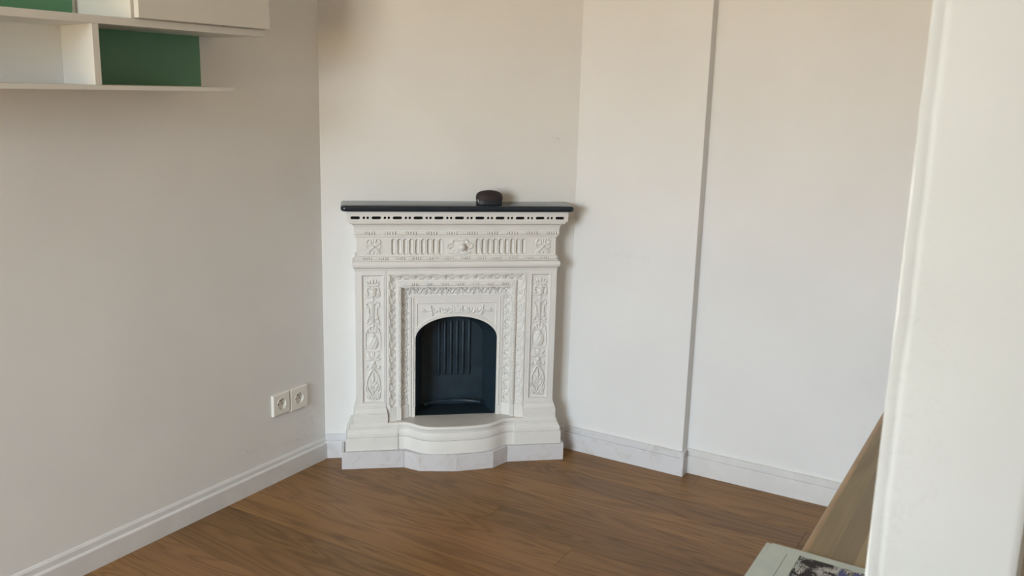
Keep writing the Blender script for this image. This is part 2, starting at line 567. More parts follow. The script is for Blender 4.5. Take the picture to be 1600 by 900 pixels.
# mantel shelf: bull-nosed slate slab
hw, dp, z0, z1 = 0.4185, 0.1435, 0.9655, 0.9868
rings = []
pr = [(0.006, 0.0), (0.0022, 0.0018), (0.0, 0.0055), (0.0, 0.0155), (0.0022, 0.0192), (0.006, 0.0213)]
rc = 0.016
for inset, dz in pr:
    h, d = hw - inset, dp - inset
    ring = [(-h, 0, z0 + dz)]
    for k in range(6):
        a = math.pi + (math.pi / 2) * k / 5
        ring.append((-h + rc + rc * math.cos(a), -d + rc + rc * math.sin(a), z0 + dz))
    for k in range(6):
        a = 1.5 * math.pi + (math.pi / 2) * k / 5
        ring.append((h - rc + rc * math.cos(a), -d + rc + rc * math.sin(a), z0 + dz))
    ring.append((h, 0, z0 + dz))
    rings.append(ring)
m = obj('mantel_shelf', MB().loft(rings), 'slate', FP, smooth=True)
m['label'] = 'dark slate mantel shelf'


def stadium(cx, cz, w, h, n=6):
    """closed loop of a stadium (either orientation)"""
    r = min(w, h) / 2
    pts = []
    if w >= h:
        for s, a0 in ((1, -math.pi / 2), (-1, math.pi / 2)):
            for k in range(n + 1):
                a = a0 + math.pi * k / n
                pts.append((cx + s * (w / 2 - r) + r * math.cos(a), cz + r * math.sin(a)))
    else:
        for s, a0 in ((1, 0), (-1, math.pi)):
            for k in range(n + 1):
                a = a0 + math.pi * k / n
                pts.append((cx + r * math.cos(a), cz + s * (h / 2 - r) + r * math.sin(a)))
    return pts


def hole_cell(mb, x0, x1, z0, z1, loop, y, depth, closed_bottom, shrink=0.0, cyc=None):
    """front plate cell [x0,x1]x[z0,z1] at y with a hole; walls go back by depth"""
    cx = sum(p[0] for p in loop) / len(loop); cz = sum(p[1] for p in loop) / len(loop)
    pts = list(loop)
    # rectangle point hit by the ray through each loop point, plus corners
    ang = [math.atan2(p[1] - cz, p[0] - cx) for p in pts]
    corners = [(x0, z0), (x1, z0), (x1, z1), (x0, z1)]

    def hitrect(a):
        dx, dz = math.cos(a), math.sin(a)
        t = 1e9
        if dx > 1e-9: t = min(t, (x1 - cx) / dx)
        if dx < -1e-9: t = min(t, (x0 - cx) / dx)
        if dz > 1e-9: t = min(t, (z1 - cz) / dz)
        if dz < -1e-9: t = min(t, (z0 - cz) / dz)
        return (cx + dx * t, cz + dz * t)
    rect = [hitrect(a) for a in ang]
    for c in corners:   # snap nearest rect point onto each corner
        ca = math.atan2(c[1] - cz, c[0] - cx)
        i = min(range(len(ang)), key=lambda i: abs((ang[i] - ca + math.pi) % (2 * math.pi) - math.pi))
        rect[i] = c
    n = len(pts)
    ringO = [(p[0], y, p[1]) for p in rect]
    ringI = [(p[0], y, p[1]) for p in pts]
    rings = [ringO, ringI]
    if closed_bottom:
        for t in (0.25, 0.55, 0.85, 1.0):
            k = 1 - shrink * (1 - math.cos(t * math.pi / 2)) if t < 1 else 1 - shrink
            rings.append([(cx + (p[0] - cx) * k, y + depth * math.sin(t * math.pi / 2), cz + (p[1] - cz) * (1 - (1 - k) * 0.3)) for p in pts])
    else:
        rings.append([(p[0], y + depth, p[1]) for p in pts])
    b = len(mb.v)
    mb.loft(rings, True, False)
    if closed_bottom:
        o = b + (len(rings) - 1) * n
        mb.f.append(tuple(o + i for i in range(n)))


# pierced fascia
F0, F1, FD, FH = 0.928, 0.9655, 0.1230, 0.3995
mb = MB()
step = 0.07375
zs = 0.9418
cuts = []
for i in range(11):
    cx = -0.3685 + step * i
    cuts.append((cx, 0.0335, 0.0104))
    if i < 10:
        cuts.append((cx + step / 2 - 0.0068, 0.0094, 0.0100))
        cuts.append((cx + step / 2 + 0.0068, 0.0094, 0.0100))
edges = [-FH]
for a, b in zip(cuts, cuts[1:]):
    edges.append(((a[0] + a[1] / 2) + (b[0] - b[1] / 2)) / 2)
edges.append(FH)
for (cx, w, h), xa, xb in zip(cuts, edges, edges[1:]):
    hole_cell(mb, xa, xb, F0, F1, stadium(cx, zs, w, h, 5), -FD, 0.010, False)
# returns and inner rim
mb.add([(-FH, -FD, F0), (-FH, 0, F0), (-FH, 0, F1), (-FH, -FD, F1)], [(0, 1, 2, 3)])
mb.add([(FH, -FD, F0), (FH, 0, F0), (FH, 0, F1), (FH, -FD, F1)], [(0, 1, 2, 3)])
fas = obj('fascia', mb, 'iron_white', FP)
obj('vent_shade_block', MB().box(-FH + 0.004, FH - 0.004, -FD + 0.0098, -0.005, F0 + 0.001, F1 - 0.001), 'vent_shade', fas)  # added black block: shade of the hollow behind the slots, as colour
# cornice below the fascia: fillet, cove, fillet
pf = [(0.3995, 0.1230, 0.928), (0.3915, 0.1155, 0.9265), (0.3915, 0.1155, 0.9205), (0.3895, 0.1130, 0.9185)]
for k in range(9):
    t = k / 8
    pf.append((0.3875 - 0.013 * math.sin(t * math.pi / 2), 0.1105 - 0.0135 * math.sin(t * math.pi / 2), 0.9185 - 0.0215 * (1 - math.cos(t * math.pi / 2))))
pf += [(0.3745, 0.0965, 0.8955)]
wrap('cornice', pf[::-1], smooth=True)
wrap('bead_rail', [(0.3665, 0.0865, 0.8665), (0.369, 0.0900, 0.8685), (0.369, 0.0900, 0.8730), (0.3745, 0.0935, 0.8740), (0.3745, 0.0935, 0.8955)])


def beads(mb, xa, xb, z, y, period, barlen, nb, rz, h, phase=0.0):
    x = xa + phase
    while x < xb - 0.004:
        bl = min(barlen, xb - x)
        # bar: half-round
        seg = 6
        prof = [(y - h * math.sin(math.pi * k / seg), z + rz * math.cos(math.pi * k / seg)) for k in range(seg + 1)]
        mb.loft([[(x, yy, zz) for yy, zz in prof], [(x + bl, yy, zz) for yy, zz in prof]], True, True)
        gap = period - barlen
        for k in range(nb):
            bx = x + barlen + gap * (k + 0.5) / nb
            if bx > xb - 0.003: break
            mb.dome((bx, y, z), gap / nb * 0.42, rz * 1.15, h * 1.35, 8, 3)
        x += period


mb = MB(); beads(mb, -0.372, 0.373, 0.8825, -0.0935, step, 0.036, 4, 0.0062, 0.0054)
obj('bead_molding', mb, 'iron_white', FP, smooth=True)

# ---- frieze: fluted plate with square bosses and a central cartouche
Z0, Z1, FYD, FHW = 0.7975, 0.8675, 0.0860, 0.3645
mb = MB()
xsL = [-0.2415 + 0.02131 * i for i in range(9)]
xsR = [0.0647 + 0.0214 * i for i in range(9)]
for xs in (xsL, xsR):
    for i, x in enumerate(xs):
        p = 0.0213
        hole_cell(mb, x - 0.0025, x - 0.0025 + p, Z0, Z1, stadium(x + 0.0082, 0.8318, 0.0155, 0.058, 6), -FYD, 0.0095, True, 0.35)
xaL, xbL = xsL[0] - 0.0025, xsL[-1] - 0.0025 + 0.0213
xaR, xbR = xsR[0] - 0.0025, xsR[-1] - 0.0025 + 0.0213
for a, b in ((-FHW, xaL), (xbL, xaR), (xbR, FHW)):
    mb.add([(a, -FYD, Z0), (b, -FYD, Z0), (b, -FYD, Z1), (a, -FYD, Z1)], [(0, 1, 2, 3)])
for sgn in (-1, 1):
    mb.add([(sgn * FHW, -FYD, Z0), (sgn * FHW, 0, Z0), (sgn * FHW, 0, Z1), (sgn * FHW, -FYD, Z1)], [(0, 1, 2, 3)])
frieze = obj('frieze', mb, 'iron_white', FP, smooth=True)
# flute rims (thin raised outlines)
rim_me = None
for xs in (xsL, xsR):
    for x in xs:
        a = stadium(0, 0, 0.0155, 0.058, 6); b = stadium(0, 0, 0.0178, 0.0603, 6); m_ = stadium(0, 0, 0.0166, 0.0591, 6)
        if rim_me is None:
            ro = obj('flute_rim', MB().loft([[(p[0], 0, p[1]) for p in a], [(p[0], -0.0014, p[1]) for p in m_], [(p[0], 0, p[1]) for p in b]], True, False), 'iron_white', frieze, smooth=True)
            rim_me = ro.data
        else:
            ro = bpy.data.objects.new('flute_rim', rim_me); COL.objects.link(ro); ro.parent = frieze
        ro.location = (x + 0.0082, -FYD, 0.8318)


# ---- relief height fields
def ell(X, Z, cx, cz, a, b, ang, h):
    c, s = math.cos(ang), math.sin(ang)
    x = (X - cx) * c + (Z - cz) * s; z = -(X - cx) * s + (Z - cz) * c
    return h * np.sqrt(np.clip(1 - (x / a) ** 2 - (z / b) ** 2, 0, None))


def stroke(X, Z, pts, r, h, r2=None):
    out = np.zeros_like(X)
    n = len(pts) - 1
    r2 = r if r2 is None else r2
    for i in range(n):
        (x0, z0), (x1, z1) = pts[i], pts[i + 1]
        dx, dz = x1 - x0, z1 - z0
        L = dx * dx + dz * dz + 1e-12
        t = np.clip(((X - x0) * dx + (Z - z0) * dz) / L, 0, 1)
        d2 = (X - x0 - t * dx) ** 2 + (Z - z0 - t * dz) ** 2
        rr = r + (r2 - r) * (i + t) / n
        np.maximum(out, h * np.sqrt(np.clip(1 - d2 / (rr * rr), 0, None)) * (rr / max(r, r2)) ** 0.5, out=out)
    return out


def spiral(cx, cz, r0, r1, a0, turns, n=18):
    return [(cx + (r0 + (r1 - r0) * k / n) * math.cos(a0 + turns * 2 * math.pi * k / n),
             cz + (r0 + (r1 - r0) * k / n) * math.sin(a0 + turns * 2 * math.pi * k / n)) for k in range(n + 1)]


def bez(p0, p1, p2, p3, n=12):
    r = []
    for k in range(n + 1):
        t = k / n; u = 1 - t
        r.append(tuple(u ** 3 * p0[i] + 3 * u * u * t * p1[i] + 3 * u * t * t * p2[i] + t ** 3 * p3[i] for i in (0, 1)))
    return r


def leafs(X, Z, cx, cz, length, width, ang, h):
    """pointed leaf with a mid rib groove"""
    c, s = math.cos(ang), math.sin(ang)
    x = ((X - cx) * c + (Z - cz) * s) / length; z = (-(X - cx) * s + (Z - cz) * c) / width
    w = np.clip(1 - (2 * x - 1) ** 2, 0, None) * (x > 0) * (x < 1)
    body = np.sqrt(np.clip(w - (2 * z) ** 2, 0, None))
    groove = np.exp(-(z * 14) ** 2) * 0.28
    return h * np.clip(body - groove * (body > 0), 0, None)


def relief(name, x0, x1, z0, z1, y, fn, parent, res=0.0011, mat='iron_white', edge=True):
    nx = int((x1 - x0) / res) + 1; nz = int((z1 - z0) / res) + 1
    xs = np.linspace(x0, x1, nx); zs_ = np.linspace(z0, z1, nz)
    X, Z = np.meshgrid(xs, zs_)
    Hh = fn(X, Z)
    if edge:
        Hh[0, :] = Hh[-1, :] = 0; Hh[:, 0] = Hh[:, -1] = 0
    P = np.stack([X, y - Hh, Z], -1)
    return obj(name, MB().grid(P), mat, parent, smooth=True)


def vmax(*a):
    r = a[0]
    for b in a[1:]: r = np.maximum(r, b)
    return r


PX = 0.00243


def pilaster_fn(cx, ztop):
    """z measured in photo pixels below the top of the panel (y = 433)"""
    def fn(X, Z):
        A = np.abs(X - cx) / PX           # symmetric, in pixel units
        sx = (X - cx) / PX
        D = (ztop - Z) / PX + 433.3       # photo row
        N = -D
        H = np.zeros_like(X)
        q = lambda *f: vmax(*f)
        E = lambda a, d, ra, rd, ang, h: ell(A, D, a, d, ra, rd, ang, h)
        T = lambda pts, r, h, r2=None: stroke(A, D, pts, r, h, r2)
        Lf = lambda a, d, L, w, ang, h: leafs(A, D, a, d, L, w, ang, h)
        h = 2.0
        parts = [
            # crown
            E(0, 440.5, 2.2, 4.2, 0, h), E(4.5, 441, 1.9, 3.4, 0.3, h), E(8, 442, 1.6, 3.0, 0.6, h * .9), T([(0, 446.5), (8.5, 445.6)], 1.6, h * .9),
            # mask
            E(0, 457, 5.6, 8.6, 0, h * 1.5), T([(0, 451.5), (4.5, 452.5)], 1.2, h * 1.75), E(0, 456.5, 1.2, 3.5, 0, h * 1.95), E(2.5, 455, 1.2, .8, 0, h * 1.2),
            E(0, 461.5, 2.4, 1.0, 0, h * 1.75), T(bez((5, 449), (9.5, 449), (10, 455), (7.5, 458)), 1.5, h), T(spiral(8, 459, 2.6, .6, -1.5, 1.1), 1.1, h),
            T(bez((4, 464), (7, 464), (9, 461), (9.5, 463)), 1.2, h * .8), E(0, 468, 2.0, 2.6, 0, h),
            # candelabrum stems
            T([(0, 472), (0, 506)], 1.1, h * 1.0), T([(1.9, 474), (1.9, 503)], .8, h * .7), T(bez((1.5, 475), (5, 470), (11, 472), (9.5, 478)), 1.6, h, .9),
            E(8.6, 478.5, 2.0, 2.0, 0, h), T(bez((6, 482), (6.5, 490), (3, 494), (8.5, 500)), 1.5, h, 1.0), Lf(3.2, 500, 10, 5, -1.0, h), Lf(3, 491, 9, 4, 0.9, h * .8),
            E(8.6, 502, 2.4, 1.9, 0.4, h), T(bez((1, 506), (4, 503), (7, 508), (9.5, 506)), 1.4, h), E(0, 509, 2.2, 3, 0, h * 1.1), E(4.6, 510.5, 2.6, 1.6, 0.5, h * .8),
            # gourd-shaped shield
            Lf(0.3, 520, 9, 5, -0.8, h * .9), E(0, 517, 1.8, 5, 0, h), E(0, 535, 8.3, 11.8, 0, h * 1.25), E(0, 524, 4.2, 4, 0, h * 1.1), T(bez((4, 513), (9, 512), (10.5, 517), (8, 519)), 1.3, h),
            T(bez((10.6, 520), (12, 530), (10.5, 540), (11.5, 545)), 1.0, h * .7),
            # three-lobed leaf
            Lf(0, 563, 14, 7, -1.57, h * 1.2), Lf(0.5, 562, 13, 6, -0.85, h * 1.1), Lf(1, 562.5, 11, 5, -0.2, h * .9), T([(0, 549), (8.5, 548.5)], 1.2, h * .9),
            E(0, 567, 3.6, 4.0, 0, h * 1.3), T([(0, 572), (4, 571.5)], 1.1, h), T(bez((2, 574), (6, 578), (11, 577), (10, 572.5)), 1.3, h, .8), E(9, 572.5, 1.7, 1.7, 0, h),
            # almond of leaves
            T(bez((.5, 577), (5, 583), (11, 592), (9.5, 603)), 1.5, h, 1.1), T(bez((9.5, 603), (8, 612), (4, 616), (1, 622)), 1.2, h), Lf(1, 614, 16, 5, -1.15, h), Lf(1, 606, 15, 4.6, -1.25, h * .9),
            E(0, 594, 2.2, 5.5, 0, h * 1.3), T([(0, 584), (0, 626)], 1.0, h * .9), Lf(1.2, 622, 14, 5, -0.75, h), T(spiral(8.2, 621.5, 2.8, .6, 1.6, 1.2), 1.1, h), E(3.2, 625, 2.6, 1.4, 0.2, h),
            T(bez((11, 604), (12, 612), (9, 617), (10, 619)), .9, h * .7),
        ]
        # the gourd carries oblique ribs
        g = vmax(*parts)
        rib = ((sx / 8.3) ** 2 + ((D - 535) / 11.8) ** 2 < 0.75)
        g = g + rib * 0.16 * np.sin(sx * 1.2 + (D - 535) * 0.55)
        return np.clip(g, 0, None) * 0.0032
    return fn


def pilaster(cx, panel, outer, z0, z1, parent=FP):
    """panel pilaster: outer slab with a sunk panel"""
    a0, a1 = outer; p0, p1 = panel
    D, Dp = 0.085, 0.0765
    r = lambda xa, xb, za, zb, d: [(xa, -d, za), (xb, -d, za), (xb, -d, zb), (xa, -d, zb)]
    zb, zt = 0.2420, 0.7305
    bw = 0.009
    mb = MB().loft([r(a0, a1, z0, z1, 0.0), r(a0, a1, z0, z1, D), r(p0 - bw, p1 + bw, zb - 0.003, zt, D), r(p0 - bw + 0.001, p1 + bw - 0.001, zb - 0.002, zt - 0.001, D + 0.0012),
                    r(p0 - bw + 0.003, p1 + bw - 0.003, zb, zt - 0.003, D + 0.0012), r(p0, p1, zb + 0.002, zt - bw, Dp)], True, False)
    o = obj('pilaster', mb, 'iron_white', parent)
    relief('relief_ornament', p0, p1, zb + 0.002, zt - bw, -Dp, pilaster_fn(cx, zt - 0.0110), o, 0.00105)
    return o


pilaster(-0.3085, (-0.3418, -0.2755), (-0.372, -0.2610), 0.20, 0.746)
pilaster(0.3140, (0.2840, 0.3440), (0.2625, 0.3735), 0.20, 0.746)

# square bosses at the frieze ends
def boss_fn(cx, cz):
    def fn(X, Z):
        x = (X - cx) / 0.031; z = (Z - cz) / 0.031; A = np.abs(x)
        g = vmax(leafs(A, z, 0.06, -0.06, 1.15, 0.5, -0.78, 1.0), leafs(A, z, 0.05, 0.02, 0.75, 0.4, 0.62, 0.9), ell(A, z, 0, -0.02, 0.26, 0.26, 0, 1.4),
                 stroke(A, z, spiral(0.52, 0.52, 0.30, 0.27, 2.2, 0.85), 0.12, 0.9), ell(A, z, 0, 0.62, 0.13, 0.28, 0, 0.8), ell(A, z, 0, -0.7, 0.16, 0.2, 0, 0.9),
                 leafs(A, z, 0.45, -0.15, 0.5, 0.3, 0.0, 0.8), ell(A, z, 0.42, -0.78, 0.16, 0.13, 0.3, 0.8), ell(A, z, 0.82, 0.02, 0.12, 0.16, 0, 0.7))
        return g * 0.0062
    return fn


for a, b in ((-0.3387, -0.2744), (0.2824, 0.3476)):
    cx = (a + b) / 2
    mb = MB()
    r = lambda e, d: [(a + e, -d, Z0 + 0.002 + e), (b - e, -d, Z0 + 0.002 + e), (b - e, -d, Z1 - 0.002 - e), (a + e, -d, Z1 - 0.002 - e)]
    mb.loft([r(0, FYD - 0.001), r(0, FYD + 0.0012), r(0.0016, FYD + 0.0012), r(0.0022, FYD + 0.0003)], True, False)
    bo = obj('square_boss', mb, 'iron_white', frieze)
    relief('relief_ornament', a + 0.0022, b - 0.0022, Z0 + 0.0042, Z1 - 0.0042, -FYD - 0.0003, boss_fn(cx, (Z0 + Z1) / 2), bo, 0.0008)


def cart_fn(X, Z):
    x = (X - 0.0065) / 0.030; z = (Z - 0.8322) / 0.030
    A = np.abs(x)
    g = vmax(ell(A, z, 0, 0, 0.95, 0.72, 0, 0.55), stroke(A, z, bez((0.2, 0.8), (0.7, 1.0), (1.0, 0.75), (0.95, 0.5)), 0.15, 0.9), stroke(A, z, spiral(1.0, 0.42, 0.24, 0.05, 1.9, 1.1), 0.1, 0.8),
             stroke(A, z, bez((1.2, 0.35), (1.65, 0.3), (1.7, -0.1), (1.2, -0.2)), 0.13, 0.9), stroke(A, z, bez((0.15, -0.9), (0.7, -0.95), (1.1, -0.6), (1.25, -0.75)), 0.14, 0.9),
             leafs(A, z, 0.1, -0.55, 0.8, 0.4, -0.5, 0.8), leafs(A, z, 0.1, 0.6, 0.6, 0.35, 0.5, 0.8), ell(A, z, 0, 0.85, 0.2, 0.18, 0, 0.9), ell(A, z, 0.42, -0.75, 0.14, 0.2, 0.3, 0.9), ell(A, z, 0, -0.85, 0.14, 0.2, 0, 0.8),
             leafs(A, z, 0.6, 0.0, 0.9, 0.42, 0.1, 0.75), ell(A, z, 0.75, -0.62, 0.13, 0.18, -0.4, 0.8))
    return g * 0.0066


car = relief('cartouche', -0.0480, 0.0610, Z0 + 0.001, Z1 - 0.001, -FYD - 0.0003, cart_fn, frieze, 0.0008)
# protruding knob in its middle
mb = MB()
kp = [(0.0, 0.030), (0.005, 0.0292), (0.0095, 0.0262), (0.0122, 0.0215), (0.0128, 0.0170), (0.0115, 0.0120), (0.0085, 0.008), (0.0070, 0.004), (0.009, 0.0)]
rings = []
for r_, d in kp[1:]:
    rings.append([(0.0125 + r_ * math.cos(t) * (1 + 0.05 * math.cos(5 * t)), -FYD - d, 0.8318 + r_ * math.sin(t) * (1 + 0.05 * math.cos(5 * t))) for t in [2 * math.pi * i / 20 for i in range(20)]])
mb.loft(rings, True, True)
mb.dome((0.0125, -FYD - 0.029, 0.8318), 0.004, 0.004, 0.002, 8, 2)
obj('knob', mb, 'iron_white', frieze, smooth=True)

# lower bead rail, torus, fillet
wrap('bead_rail', [(0.3715, 0.0915, 0.7812), (0.3715, 0.0915, 0.7965), (0.3670, 0.0880, 0.7985)])
mb = MB(); beads(mb, -0.370, 0.371, 0.7895, -0.0915, 0.0590, 0.0270, 4, 0.0052, 0.0048)
obj('bead_molding', mb, 'iron_white', FP, smooth=True)
pf = [(0.3735, 0.0865, 0.7440), (0.3745, 0.0885, 0.7470), (0.3745, 0.0885, 0.7510), (0.3765, 0.0905, 0.7530)]
for k in range(11):
    t = -math.pi / 2 + math.pi * k / 10
    pf.append((0.3752 + 0.0065 * math.cos(t), 0.0935 + 0.0075 * math.cos(t), 0.7675 + 0.0125 * math.sin(t)))
pf += [(0.3715, 0.090, 0.7812)]
wrap('torus_molding', pf, smooth=True)
# hidden core behind the pilasters (side returns) is part of the pilasters; back plate above the opening
obj('back_plate', MB().box(-0.2630, 0.2640, -0.066, -0.0, 0.690, 0.746).box(-0.2630, -0.168, -0.0455, 0, 0.166, 0.690).box(0.172, 0.2640, -0.0455, 0, 0.166, 0.690).box(-0.168, 0.172, -0.0400, 0, 0.638, 0.690), 'iron_white', FP)


# ---- three-sided frame around the opening
def arch3(name, profs, zb, mat='iron_white', parent=FP, smooth=False):
    """profs = [(a, ztop, depth)] swept around the three sides"""
    rings = [[(-a + OX, -d, zb), (-a + OX, -d, t), (a + OX, -d, t), (a + OX, -d, zb)] for a, t, d in profs]
    return obj(name, MB().loft(rings, False, False), mat, parent, smooth=smooth)


OX = 0.0015
ZB = 0.215


def scroll_pat(p, w):
    """running volute, period p, band width w; returns fn(s, v) in metres"""
    def fn(s, v):
        x = np.mod(s, p); z = v
        g = np.zeros_like(x)
        for k in (-1, 0, 1):
            xx = x - k * p
            g = vmax(g, stroke(xx, z, spiral(p * 0.30, w * 0.48, w * 0.31, w * 0.06, 3.6, 1.35, 20), w * 0.085, 1.0),
                     stroke(xx, z, bez((p * 0.05, w * 0.16), (p * 0.45, w * 0.02), (p * 0.7, w * 0.30), (p * 0.75, w * 0.75)), w * 0.10, 1.0, w * 0.06),
                     leafs(xx, z, p * 0.62, w * 0.20, w * 0.85, w * 0.34, 0.75, 0.9), leafs(xx, z, p * 0.60, w * 0.72, w * 0.7, w * 0.30, -0.5, 0.85),
                     ell(xx, z, p * 0.30, w * 0.48, w * 0.12, w * 0.12, 0, 1.1), leafs(xx, z, p * 0.80, w * 0.40, w * 0.5, w * 0.28, 0.1, 0.8))
        return g
    return fn


def rinceau_pat(p, w):
    def fn(s, v):
        x = np.mod(s, p)
        g = np.zeros_like(x)
        for k in (-1, 0, 1):
            xx = x - k * p
            g = vmax(g, stroke(xx, v, bez((0, w * 0.25), (p * 0.2, w * 0.95), (p * 0.42, w * 0.95), (p * 0.5, w * 0.5)), w * 0.075, 1.0),
                     stroke(xx, v, bez((p * 0.5, w * 0.5), (p * 0.58, w * 0.05), (p * 0.8, w * 0.05), (p, w * 0.25)), w * 0.075, 1.0),
                     stroke(xx, v, spiral(p * 0.22, w * 0.42, w * 0.24, w * 0.05, 1.2, 1.2, 16), w * 0.07, 0.9),
                     ell(xx, v, p * 0.72, w * 0.62, w * 0.15, w * 0.15, 0, 1.4),
                     *[ell(xx, v, p * 0.72 + w * 0.22 * math.cos(t), w * 0.62 + w * 0.22 * math.sin(t), w * 0.14, w * 0.11, t, 1.0) for t in [2 * math.pi * i / 5 + .3 for i in range(5)]],
                     leafs(xx, v, p * 0.40, w * 0.25, w * 0.55, w * 0.26, -0.3, 0.8), leafs(xx, v, p * 0.93, w * 0.55, w * 0.5, w * 0.26, 0.7, 0.8))
        return g
    return fn


def band3(name, a0, t0, d0, a1, t1, d1, pat, h, sag, parent=FP, res=0.0012):
    """carved band: outer edge (a0,t0,d0) to inner edge (a1,t1,d1), mitred, height pattern along its length"""
    mb = MB()
    nv = max(8, int(math.hypot(a0 - a1, d0 - d1) / res))
    V = np.linspace(0, 1, nv + 1)
    wid = a0 - a1
    for side in (-1, 1):
        ns = int((t0 - ZB) / res)
        T = np.linspace(0, 1, ns + 1)
        TT, VV = np.meshgrid(T, V, indexing='ij')
        top = t0 + (t1 - t0) * VV
        Zc = ZB + (top - ZB) * TT
        Xc = side * (a0 + (a1 - a0) * VV) + OX
        Dp = d0 + (d1 - d0) * VV - sag * np.sin(np.pi * VV)
        fade = np.clip((top - Zc) / 0.004, 0, 1)
        Hh = pat(t0 - Zc, VV * wid) * h * fade * np.clip(np.minimum(VV, 1 - VV) * 12, 0, 1)
        mb.grid(np.stack([Xc - side * Hh * 0.0, -(Dp + Hh), Zc], -1))
    ns = int(2 * a0 / res)
    T = np.linspace(-1, 1, ns + 1)
    TT, VV = np.meshgrid(T, V, indexing='ij')
    aa = a0 + (a1 - a0) * VV
    Xc = TT * aa + OX
    Zc = t0 + (t1 - t0) * VV
    Dp = d0 + (d1 - d0) * VV - sag * np.sin(np.pi * VV)
    fade = np.clip((aa - np.abs(TT * aa)) / 0.004, 0, 1)
    Hh = pat(Xc + 0.4, VV * wid) * h * fade * np.clip(np.minimum(VV, 1 - VV) * 12, 0, 1)
    mb.grid(np.stack([Xc, -(Dp + Hh), Zc], -1))
    return obj(name, mb, 'iron_white', parent, smooth=True)


frame = arch3('opening_frame', [(0.2615, 0.746, 0.060), (0.2615, 0.746, 0.083), (0.2560, 0.7330, 0.083), (0.2560, 0.7330, 0.0865), (0.2525, 0.7295, 0.0865)], 0.17)
band3('scroll_band', 0.2525, 0.7295, 0.0865, 0.2210, 0.7000, 0.0730, scroll_pat(0.0555, 0.0315), 0.0052, 0.006, frame)
arch3('bead_step', [(0.2210, 0.7000, 0.0730), (0.2210, 0.7000, 0.0790), (0.2075, 0.6790, 0.0790), (0.2075, 0.6790, 0.0650)], ZB, parent=frame)
band3('leaf_band', 0.2075, 0.6790, 0.0660, 0.1770, 0.6430, 0.0500, rinceau_pat(0.0600, 0.0305), 0.0060, 0.008, frame)
arch3('inner_step', [(0.1770, 0.6430, 0.0500), (0.1770, 0.6430, 0.0525), (0.1690, 0.6350, 0.0525), (0.1690, 0.6350, 0.0440)], 0.17, parent=frame)
mb = MB(); beads(mb, -0.2050 + OX, 0.2050 + OX, 0.6895, -0.0790, 0.0560, 0.030, 4, 0.0056, 0.0046, 0.004)
for side in (-1, 1):
    z = ZB + 0.006
    while z < 0.680:
        mb.dome((side * 0.2142 + OX, -0.0790, z), 0.0050, 0.0036, 0.0042, 8, 2)
        z += 0.0085
obj('bead_molding', mb, 'iron_white', frame, smooth=True)
# plain feet of the bands
for side in (-1, 1):
    e = lambda a: side * a + OX
    poly = [(e(0.2555), -0.04), (e(0.2555), -0.0880), (e(0.2330), -0.0840), (e(0.2215), -0.0790), (e(0.2215), -0.0830), (e(0.2065), -0.0830), (e(0.2065), -0.0690), (e(0.1900), -0.0600), (e(0.1775), -0.0540), (e(0.1775), -0.04)]
    obj('band_foot', MB().prism(poly, 0.166, 0.2190), 'iron_white', frame, bevel=0.001)

# ---- arched inner plate with spandrel relief
AW, SPR, CRN, PB = 0.1545, 0.4730, 0.5600, 0.166
PXc = 0.0035
PD = 0.0480
nu, nv = 300, 120
U = np.linspace(-1, 1, nu + 1)
Uc = np.sin(U * math.pi / 2) * AW
arc = SPR + (CRN - SPR) * np.sqrt(np.clip(1 - (Uc / AW) ** 2, 0, 1))
TOPZ = 0.6370
V = np.linspace(0, 1, nv + 1)
UU, VV = np.meshgrid(Uc, V)
ZZ = arc[None, :] + (TOPZ - arc[None, :]) * VV
arcz = np.broadcast_to(arc[None, :], ZZ.shape)


def spandrel(X, Z):
    ea = AW + 0.012; eb = CRN - SPR + 0.0125
    e = np.sqrt((X / ea) ** 2 + (np.clip(Z - SPR, 0, None) / eb) ** 2)
    sd = np.minimum(np.minimum(0.1470 - np.abs(X), 0.6100 - Z), (e - 1.0) * 0.11)
    m0 = np.clip(sd / 0.0024 + 0.5, 0, 1)
    rim = np.exp(-((sd + 0.0028) / 0.0018) ** 2) * 0.0012      # fine raised bead round the sunk field
    inside = sd > 0.003
    H = -0.0032 * m0 * m0 * (3 - 2 * m0) + rim
    x = X / PX; D = (0.6100 - Z) / PX + 471.0      # photo pixels
    A = np.abs(x)
    E = lambda a, d, ra, rd, ang, h: ell(A, D, a, d, ra, rd, ang, h)
    T = lambda pts, r, h, r2=None: stroke(A, D, pts, r, h, r2)
    Lf = lambda a, d, L, w, ang, h: leafs(A, D, a, d, L, w, ang, h)
    h = 2.2
    g = vmax(Lf(0, 487, 14, 6, -1.57, h * 1.2), Lf(0.3, 486, 13, 6, -1.05, h * 1.2), E(0, 484.5, 3.2, 3.0, 0, h * 1.2), T(bez((2, 483), (6, 487), (9, 482), (8, 478)), 1.4, h),
             E(8.2, 477, 2.4, 2.2, 0, h), T(bez((8, 483), (12, 487), (17, 488), (18, 482)), 1.5, h), T(spiral(17.5, 481, 3.0, .8, 1.4, 1.2), 1.2, h), Lf(10, 482, 8, 4, -0.7, h * .9),
             E(22.5, 481, 2.0, 3.6, 0.4, h), T(bez((19, 484), (23, 488), (28, 487), (27, 480)), 1.4, h), E(27, 479, 2.2, 2.0, 0, h), Lf(25, 484, 9, 4, -0.6, h * .9), E(31, 482, 1.8, 4.0, -0.3, h),
             T([(33, 484), (38, 479.5)], 1.5, h), T([(37.5, 490), (40.5, 477)], 1.3, h), E(40.5, 475.5, 2.3, 2.0, 0.2, h), T(bez((40, 483), (43, 481), (46, 485), (50, 481)), 1.3, h),
             T(spiral(51.5, 482.5, 2.6, .7, -1.5, 1.1), 1.1, h), Lf(35, 487, 8, 3.6, -0.2, h * .9))
    g = np.where(inside, g, 0)
    return H + g * 0.0027


